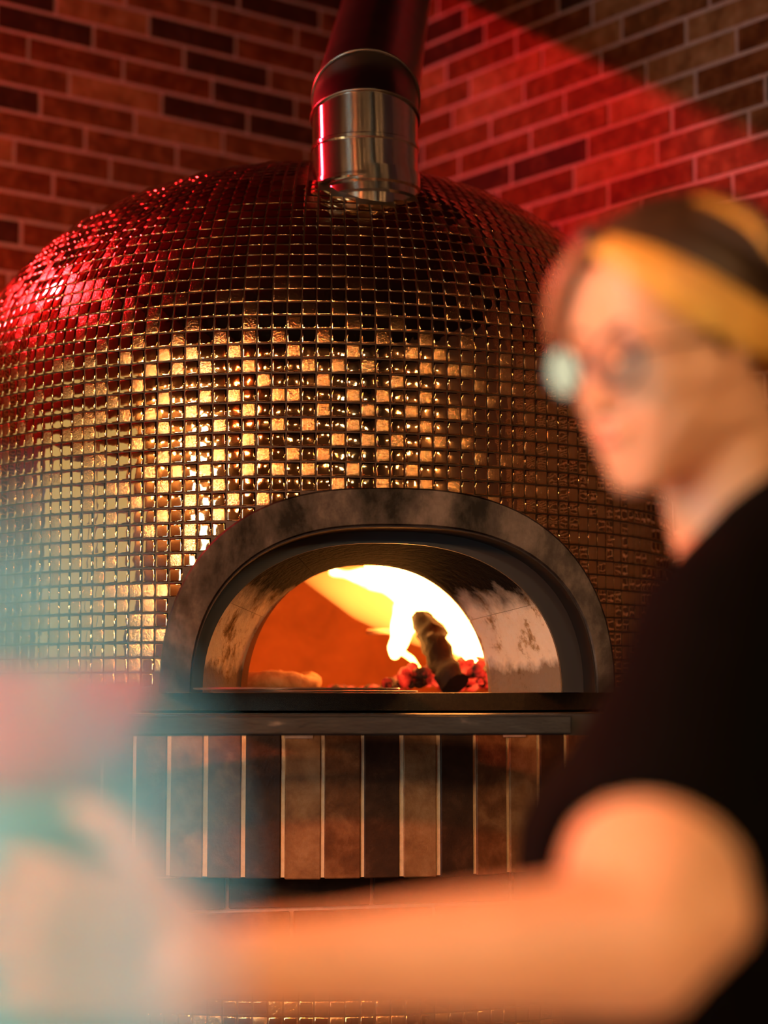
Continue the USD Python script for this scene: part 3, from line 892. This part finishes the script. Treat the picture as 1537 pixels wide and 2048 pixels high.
for i, (x, y, z, bm) in enumerate(lamp_spots):
    pendant(x, y, z, bm, 'pendant_lamp', f'{ORD[i]} black shaded bulb pendant from the left in the arc behind the viewer', 'pendant lamp', 'pendant lamps facing the oven')
pendant(0.75, -0.15, 2.05, glow('white_bulb', (1.0, 0.86, 0.60), LAMP_WARM * 0.45), 'counter_lamp', 'whiter shaded bulb pendant over the counter right of the viewer', 'pendant lamp', None)
pendant(-0.95, 1.05, 2.05, glow('heat_bulb', (1.0, 0.17, 0.04), LAMP_HEAT), 'heat_lamp', 'orange heat lamp hanging over the left end of the counter', 'heat lamp', None, .06)
wl = P0 + DL * 1.95 + UPZ * 2.72
RL = wl + NL * 0.09
rl = thing('wall_lamp', 'bare red bulb lamp on the left brick wall near the ceiling', 'wall lamp', wl)
b = trimesh.creation.icosphere(subdivisions=3, radius=.06)
b.apply_translation(RL)
obj('globe', b, glow('red_globe', (1.0, 0.014, 0.032), LAMP_RED), rl, smooth=True, label='glowing red bulb')
obj('back_plate', chamfer_box((-.05, .008, -.05), (.05, .02, .05), .004, np.stack([DL, NL, UPZ]), wl), BLACK, rl)
obj('shade', chamfer_box((-.13, .0, -.10), (-.124, 0.106, .10), .001, np.stack([DL, NL, UPZ]), wl), BLACK, rl, label='small black side shade')
obj('socket', sweep([wl + NL * .018, RL - NL * .055], [.018, .018], 12), BLACK, rl)

# ------------------------------------------------------------------ counter and the things on it
CZ = 0.93
ct = thing('counter', 'pale steel worktop counter in front of the cook', 'counter', (0, .7, 0))
CTOP = plain('counter_steel', (0.55, 0.55, 0.54), 0.3, 0.9)
obj('worktop', chamfer_box((-1.5, .15, CZ - .04), (1.3, 1.24, CZ), .004), CTOP, ct)
obj('body', box((-1.45, .25, 0), (1.25, 1.18, CZ - .04)), PLASTER, ct)
TEAL = plain('teal_plastic', (0.15, 0.42, 0.44), 0.4)
REDP = mottled('red_glaze', [(0.35, (0.92, 0.05, 0.06)), (0.55, (0.92, 0.12, 0.13)), (0.66, (0.92, 0.45, 0.42))], 14, 0.3)
kc = at(85, 1600, 1.13)
tub = thing('food_tub', 'tall teal food tub under the red bowl at the left edge', 'tub', (kc[0], kc[1], CZ))
zt = at(60, 1588, 1.13)[2]
obj('body', lathe([(0, CZ), (.050, CZ), (.054, CZ + .01), (.056, zt - .012), (.054, zt - .012), (.05, CZ + .012), (0, CZ + .012)], (kc[0], kc[1], 0), 48), TEAL, tub, smooth=30)
obj('lid', lathe([(0, zt - .012), (.059, zt - .012), (.060, zt - .004), (.056, zt), (0, zt)], (kc[0], kc[1], 0), 48), TEAL, tub, smooth=30)
bw = thing('bowl', 'rounded red bowl, far out of focus, standing on the teal tub', 'bowl', (kc[0], kc[1], zt))
zq = at(60, 1335, 1.13)[2]
hb_ = zq - zt
obj('body', lathe([(0, zt), (.026, zt), (.030, zt + .004), (.052, zt + hb_ * .35), (.066, zt + hb_ * .75), (.070, zq), (.066, zq), (.060, zt + hb_ * .72), (.045, zt + hb_ * .4), (0, zt + .008)], (kc[0], kc[1], 0), 56), REDP, bw, smooth=40)
# a pale bottle very near the lens
BOT = mat('milky_plastic', {'d': ('diffuse_bsdf', {'color': (0.20, 0.62, 0.80)}), 'tl': ('translucent_bsdf', {'color': (0.20, 0.62, 0.80)}), 't': ('transparent_bsdf', {'color': (1, 1, 1)}),
                            'm1': ('mix_closure', {'fac': 0.5}), 'm2': ('mix_closure', {'fac': 0.57})},
          [('d.BSDF', 'm1.closure1'), ('tl.BSDF', 'm1.closure2'), ('m1.closure', 'm2.closure1'), ('t.BSDF', 'm2.closure2')], 'm2.closure')
bx, by = -0.080, 0.40
bt = thing('bottle', 'milky pale blue plastic bottle blurred close to the lens at the lower left', 'bottle', (bx, by, CZ))
obj('body', lathe([(0, CZ + .001), (.038, CZ + .001), (.042, CZ + .006), (.042, 1.165), (.036, 1.19), (.022, 1.212), (.0, 1.213)], (bx, by, 0), 48), BOT, bt, smooth=40)
obj('cap', lathe([(0, 1.213), (.019, 1.213), (.019, 1.236), (.0, 1.236)], (bx, by, 0), 32), BOT, bt, smooth=30)

# ------------------------------------------------------------------ the cook
SKIN = mat('skin', {'g': ('geometry', {}), 'n': ('noise_texture', {'scale': 18, 'detail': 3}), 'r': ('rgb_ramp', {'ramp': [(0.3, (0.54, 0.285, 0.155)), (0.7, (0.63, 0.35, 0.20))]}),
                    'p': ('principled_bsdf', {'roughness': 0.48, 'subsurface_weight': 0.12, 'subsurface_radius': (1, .35, .2), 'subsurface_scale': 0.008})},
           [('g.position', 'n.vector'), ('n.fac', 'r.fac'), ('r.color', 'p.base_color')], 'p.BSDF')
LIP = plain('lips', (0.60, 0.07, 0.07), 0.4)
SHIRT = mottled('black_cotton', [(0.3, (0.0018, 0.0015, 0.0015)), (0.7, (0.0030, 0.0026, 0.0026))], 60, 0.95, specular_ior_level=0.03)
HAIRD = mottled('dark_hair', [(0.3, (0.020, 0.009, 0.003)), (0.7, (0.05, 0.023, 0.007))], 60, 0.5, stretch=(1, 1, .2))
HAIRB = mottled('blonde_hair', [(0.3, (0.50, 0.25, 0.035)), (0.7, (0.70, 0.40, 0.07))], 60, 0.45, stretch=(1, 1, .2))
HAIRR = mottled('brown_fringe', [(0.3, (0.20, 0.08, 0.035)), (0.7, (0.32, 0.14, 0.06))], 60, 0.5, stretch=(1, 1, .2))
JEANS = plain('dark_trousers', (0.02, 0.02, 0.025), 0.9)

HC = at(1345, 692, 1.50)
psi, pit = math.radians(54), math.radians(14)
f0 = np.array([-math.sin(psi), -math.cos(psi), 0])
lf = np.cross(UPZ, f0)
fw = f0 * math.cos(pit) - UPZ * math.sin(pit)
uh = np.cross(fw, lf)
uh = uh / np.linalg.norm(uh)
HS = 0.895


def hd(f, l, u):
    return HC + HS * (fw * f + lf * l + uh * u)


Hax = np.stack([fw, lf, uh])


def hball(f, l, u, rf, rl_=None, ru=None, n=40):
    rl_, ru = rl_ or rf, ru or rf
    M = np.eye(3, 4)
    M[:, 0], M[:, 1], M[:, 2], M[:, 3] = fw * rf * HS, lf * rl_ * HS, uh * ru * HS, hd(f, l, u)
    return m3.Manifold.sphere(1.0, n).transform(M)


def hhull(*pts):
    return m3.Manifold.batch_hull([hball(*p_, n=20) for p_ in pts])


skull = hball(-.018, 0, .036, .096, .076, .086)
faceb = hhull((.058, .040, -.028, .024), (.058, -.040, -.028, .024), (.066, .030, .020, .022), (.066, -.030, .020, .022), (.052, .026, .06, .03), (.052, -.026, .06, .03),
              (.074, .010, -.106, .016), (.074, -.010, -.106, .016), (.078, 0, -.066, .022), (.02, .056, -.03, .02), (.02, -.056, -.03, .02))
jaw = hhull((.074, .012, -.106, .015), (.074, -.012, -.106, .015), (-.012, .052, -.072, .018), (-.012, -.052, -.072, .018), (.0, .058, -.03, .016), (.0, -.058, -.03, .016), (.05, .036, -.06, .024), (.05, -.036, -.06, .024))
nose = hhull((.084, 0, .004, .008), (.107, 0, -.036, .0095), (.090, .008, -.040, .008), (.090, -.008, -.040, .008))
wing = [hball(.095, s * .0125, -.040, .0085) for s in (-1, 1)]
brow = [hhull((.084, s * .014, .020, .007), (.076, s * .040, .021, .008)) for s in (-1, 1)]
mound = hhull((.090, .012, -.066, .011), (.090, -.012, -.066, .011))
sock = [hball(.096, s * .031, .001, .018, .0135, .0075) for s in (-1, 1)]
ear = [hhull((-.008, s * .074, -.005, .012, .006, .020), (-.004, s * .070, -.035, .009, .006, .012)) for s in (-1, 1)]
head = union([skull, faceb, jaw, nose, *wing, *brow, mound]) - union(sock)
head = union([head, *ear])

# skeleton
nk0 = hd(-.03, 0, -.06)
nb = at(1490, 1165, 1.53)
shL = at(1440, 1275, 1.35)
elL = at(1272, 1888, 1.10)
wrL = at(395, 1940, 1.02)
shR = nb * 2 - shL
shR[2] = shL[2] - .01
shR[1] = 1.70
che = np.array([.235, 1.53, 1.07])
pel = np.array([.285, 1.54, .90])
elR = np.array([.30, 1.79, 1.0])
wrR = np.array([.27, 1.77, .78])


def rr_(v):
    return v / np.linalg.norm(v)


def hand(wrist, d, back, side, curl=0.5, spread=.10):
    """d: along the hand, back: out of the back of the hand, side: +1 if the thumb leaves towards cross(d, back)."""
    d = rr_(d)
    back = rr_(back - d * (back @ d))
    x = np.cross(d, back) * side                      # towards the thumb
    P = lambda a, b_, c_: wrist + d * a + x * b_ + back * c_
    parts = [m3.Manifold.batch_hull([ball(P(.0, .014, 0), (.017,) * 3, 16), ball(P(.0, -.014, 0), (.017,) * 3, 16), ball(P(.082, .030, 0), (.0115,) * 3, 16), ball(P(.086, .010, .002), (.012,) * 3, 16),
                                     ball(P(.082, -.012, 0), (.0115,) * 3, 16), ball(P(.074, -.032, 0), (.010,) * 3, 16), ball(P(.03, .034, -.006), (.014,) * 3, 16)])]
    for b_, L0_, base_a, r0 in ((.031, .043, .080, .0090), (.0105, .048, .085, .0092), (-.0105, .044, .082, .0088), (-.031, .034, .073, .0078)):
        p_ = P(base_a - .014, b_, 0)
        ang = curl * .55
        pts = [(p_, r0 * 1.08)]
        for sg, fr in enumerate((1.0, .62, .46)):
            dirv = d * math.cos(ang) - back * math.sin(ang) + x * spread * (b_ / .03)
            p_ = p_ + rr_(dirv) * (L0_ * fr + (.014 if sg == 0 else 0))
            pts.append((p_, r0 * (.98 - .09 * sg)))
            ang += curl * (1.0 if sg == 0 else .8)
        parts += chain(pts, 16)
    pts = [(P(.018, .026, -.004), .013)]
    ang = .75
    p_ = pts[0][0]
    for sg, L_ in enumerate((.042, .032, .026)):
        dirv = d * math.cos(ang) + x * math.sin(ang) - back * (.30 + .25 * sg)
        p_ = p_ + rr_(dirv) * L_
        pts.append((p_, .0112 - .0012 * sg))
        ang -= .28
    parts += chain(pts, 16)
    return parts


hdL = np.array([-.955, .04, .20])
mid = elL + (wrL - elL) * .35
arms = chain([(shL, .052), (shL + (elL - shL) * .5, .057), (elL + (shL - elL) * .16, .056), (elL, .044)]) + \
    chain([(elL, .044), (mid, .0365), (elL + (wrL - elL) * .7, .0265), (wrL, .0235)])
arms += [bone((elL, .043), (elL + rr_(elL - wrL) * .044 + UPZ * .016, .030))]
arms += hand(wrL, hdL, np.array([-.15, -1.0, .15]), 1, .95, .035)
arms += chain([(shR, .05), (elR, .042), (elR + (wrR - elR) * .4, .040), (wrR, .027)])
arms += hand(wrR, np.array([-.1, 0, -1.0]), np.array([.2, 1.0, 0]), -1, .4)
torso = [bone((nk0, .052), (nb + UPZ * .03, .056)), bone((nb, .060), (shL * .75 + nb * .25, .05), (shR * .75 + nb * .25, .05), (nb - UPZ * .06, .07)),
         bone((nb - UPZ * .05, .07), (che + [0, -.09, 0], .09), (che + [0, .09, 0], .09), (shL - UPZ * .03, .05), (shR - UPZ * .03, .05)),
         bone((che + [0, -.09, 0], .09), (che + [0, .09, 0], .09), (pel + [0, -.07, 0], .10), (pel + [0, .07, 0], .10))]
body = smoothed(union([head, *arms, *torso]), 0.0065, 8)
cook = thing('person', 'woman in a black T-shirt and glasses with swept back blonde hair reaching left', 'person', (pel[0], pel[1], 0))
obj('body', body, SKIN, cook, smooth=True)
for s in (-1, 1):
    e = trimesh.creation.icosphere(subdivisions=3, radius=.0118 * HS)
    e.apply_translation(hd(.0725, s * .031, .001))
    ep = obj('eye', e, plain('eye_white', (0.42, 0.37, 0.33), .2) if s < 0 else stage.GetPrimAtPath('/World/Looks/eye_white') and UsdShade.Material.Get(stage, '/World/Looks/eye_white'), cook, smooth=True)
    i_ = trimesh.creation.icosphere(subdivisions=2, radius=.0074 * HS)
    i_.apply_translation(hd(.0778, s * .031, .0))
    obj('iris', i_, BLACK, ep, smooth=True)
    obj('eyebrow', tm(hhull((.089, s * .014, .022, .003), (.086, s * .032, .027, .0032), (.074, s * .047, .022, .0022))), HAIRD, cook, smooth=40)
lips = union([hhull((.0975, 0, -.061, .006, .006, .0042), (.092, .020, -.064, .003), (.092, -.020, -.064, .003)), hhull((.0965, 0, -.0705, .0062, .008, .0052), (.092, .019, -.067, .003), (.092, -.019, -.067, .003))])
obj('lips', smoothed(lips, .003, 4), LIP, cook, smooth=True)

# shirt: torso, shoulders and two short sleeves
hem = shL + (elL - shL) * .81
hemR = shR + (elR - shR) * .55
up = [bone((shL + [0, .01, 0], .064), (nb - UPZ * .035, .066), (shR, .064)),
      bone((nb - UPZ * .06, .08), (che + [-.005, -.095, 0], .105), (che + [-.005, .095, 0], .105), (shL - UPZ * .03, .062), (shR - UPZ * .03, .062)),
      bone((che + [-.012, -.075, -.01], .112), (che + [-.012, .075, -.01], .112), (che + [.02, -.09, -.1], .10), (che + [.02, .09, -.1], .10)),
      bone((che + [.0, -.09, -.05], .105), (che + [0, .09, -.05], .105), (pel + [0, -.075, -.04], .113), (pel + [0, .075, -.04], .113))]
up.append(bone((at(1470, 1215, 1.46), .06), (at(1585, 1065, 1.47), .052), (shL, .062)))
sle = [bone((shL, .064), (hem, .0655)), bone((shR, .064), (hemR, .058))]
# cut the sleeves square at their hems and open the collar
def half(c, n_):
    n_ = rr_(n_)
    M = np.eye(3, 4)
    a_ = rr_(np.cross(n_, [0.3, .9, .2]))
    M[:, 0], M[:, 1], M[:, 2], M[:, 3] = a_, np.cross(n_, a_), n_, c
    return m3.Manifold.cube([.4, .4, .4], True).translate([0, 0, .2]).transform(M)


sL_ = sle[0] - half(hem - rr_(elL - shL) * .004, elL - shL)
sR_ = sle[1] - half(hemR, elR - shR)
collar = bone((nb + [-.05, -.015, -.02], .062), (nb + [-.02, 0, .12], .085))
shirt = smoothed(union([*up, sL_, sR_]) - collar, .009, 8)
obj('shirt', shirt, SHIRT, cook, smooth=True, label='plain black T-shirt')
legs = [bone((pel + [0, -.08, -.06], .10), (pel + [0, .08, -.06], .10), (pel + [0, -.085, -.18], .092), (pel + [0, .085, -.18], .092))]
for s in (-1, 1):
    legs += chain([(pel + [0, s * .085, -.18], .09), (np.array([pel[0] - .01, pel[1] + s * .09, .48]), .062), (np.array([pel[0] + .02, pel[1] + s * .09, .09]), .046)])
obj('trousers', smoothed(union(legs), .015, 6), JEANS, cook, smooth=True)
for s in (-1, 1):
    sx, sy = pel[0] + .02, pel[1] + s * .09
    obj('shoe', smoothed(bone(((sx + .02, sy, .04), (.042, .04, .04)), ((sx - .14, sy, .03), (.04, .042, .03)), ((sx, sy, .07), .045)), .012, 4), BLACK, cook, smooth=True)

# hair: a dark cap, swept locks and a knot at the back
cap = hball(-.024, 0, .046, .104, .084, .091, 64)
cutf = hhull((.10, .0, -.02, .06, .062, .075), (.16, .0, .03, .06, .07, .06), (.10, 0, -.14, .05, .06, .05))
cutn = hhull((.03, .0, -.10, .08, .12, .06), (-.06, 0, -.16, .08, .12, .07))
hair = obj('hair', smoothed(cap - cutf - cutn, .006, 6), HAIRD, cook, smooth=True, label='dark roots combed back')


def lock(pts, rad, m, nm, lab=None):
    P = np.array([hd(*q_) for q_ in pts])
    # smooth the path
    t = np.linspace(0, len(P) - 1, 22)
    from scipy.interpolate import CubicSpline
    cs_ = CubicSpline(np.arange(len(P)), P)
    path = cs_(t)
    rads = np.interp(t, np.arange(len(P)), rad) * HS
    ce = hd(-.02, 0, .04)
    fr = path - ce
    obj(nm, sweep(path, np.stack([rads * .42, rads], 1), 14, frames=fr), m, hair, smooth=True, label=lab)


# blonde panels sweep from the parting over the temple and ear to the knot
for i, (o, w_) in enumerate(((0.0, .017), (.014, .015))):
    lock([(.078 - o * .9, .006 + o * .25, .096 + o * .35), (.070 - o, .046 + o * .1, .070 + o * .5), (.040 - o, .074, .034 + o * .7), (-.010 - o * .6, .088, -.004 + o * .8), (-.060, .084, -.018 + o * .7), (-.108, .05, -.005 + o * .6), (-.13, .01, .0)], [.006, w_ * .8, w_, w_, w_ * .9, .013, .008], HAIRB, 'blonde_lock', 'blonde lock swept back from the forehead')
for i, (o, w_) in enumerate(((.056, .020), (.078, .02), (.10, .02))):
    lock([(.050 - o * .7, .004, .116 + o * .15), (.030 - o * .8, .050, .104 + o * .12), (-.01 - o * .5, .082, .070 + o * .2), (-.06, .088, .038 + o * .3), (-.108, .055, .02 + o * .3), (-.13, .01, .01)], [.008, w_, w_, w_, .014, .008], HAIRD if i != 1 else HAIRB, 'combed_lock')
for i, o in enumerate((0.0, .012, .024)):
    lock([(.076 - o * .5, -.004 - o * .3, .100), (.090 - o * .6, -.030 - o * .4, .078), (.088 - o, -.054 - o * .3, .040), (.074 - o, -.066 - o * .2, .0), (.064 - o, -.069, -.03)], [.006, .012, .013, .010, .004], HAIRR, 'fringe_lock', 'reddish brown fringe falling beside the forehead')
for i, o in enumerate((0.0, .03, .06)):
    lock([(.060 - o, -.004, .112 + o * .3), (.046 - o, -.050, .098 + o * .2), (0 - o * .4, -.084, .06), (-.06, -.086, .02), (-.13, -.01, .0)], [.008, .022, .024, .02, .008], HAIRD, 'combed_lock')
knot = smoothed(union([hball(-.145, 0, .0, .036, .042, .040), hball(-.16, .015, -.018, .028), hball(-.155, -.014, .016, .028)]), .006, 4)
obj('knot', knot, HAIRB, hair, smooth=True)

# glasses (worn, so a thing of their own)
gm = plain('dark_wire', (0.06, 0.055, 0.055), 0.25, 0.6)
LENS = mat('lens_glass', {'t': ('transparent_bsdf', {}), 'g': ('glossy_bsdf', {'roughness': 0.02, 'color': (1, 1, 1)}), 'f': ('fresnel', {'IOR': 1.5}), 'm': ('mix_closure', {})},
           [('f.fac', 'm.fac'), ('t.BSDF', 'm.closure1'), ('g.BSDF', 'm.closure2')], 'm.closure')
gls = thing('eyeglasses', 'round dark wire eyeglasses worn by the woman', 'glasses', hd(.10, 0, 0))
for s in (-1, 1):
    t = np.linspace(0, 2 * PI, 49)
    c_ = np.array([.104, s * .034, -.004])
    tiltv = 0.16
    ringp = np.array([hd(c_[0] - tiltv * s * (s * .025 * math.cos(a)) * 1.0, c_[1] + s * .025 * math.cos(a), c_[2] + .0225 * math.sin(a)) for a in t])
    obj('rim', sweep(ringp, np.full(49, .0022), 8, frames=np.array([x - hd(*c_) for x in ringp]), cap=False), gm, gls, smooth=True)
    V = np.vstack([ringp[:-1] + fw * .0006, ringp[:-1] - fw * .0006, [hd(*c_) + fw * .0014, hd(*c_) + fw * .0002]])
    k = np.arange(48)
    Fz = np.vstack([np.stack([np.full(48, 96), k, (k + 1) % 48], 1), np.stack([np.full(48, 97), 48 + (k + 1) % 48, 48 + k], 1)])
    obj('lens', trimesh.Trimesh(V, Fz, process=False), LENS, gls)
    a0 = hd(c_[0] - tiltv * .025, s * .060, .002)
    obj('temple', sweep([a0, hd(.088, s * .074, .003), hd(-.0, s * .083, .0), hd(-.02, s * .082, -.016)], [.0016, .0016, .0016, .0012], 8), gm, gls, smooth=True)
obj('bridge', sweep([hd(.107, -.0095, .002), hd(.111, 0, .006), hd(.107, .0095, .002)], [.0013] * 3, 8), gm, gls, smooth=True)
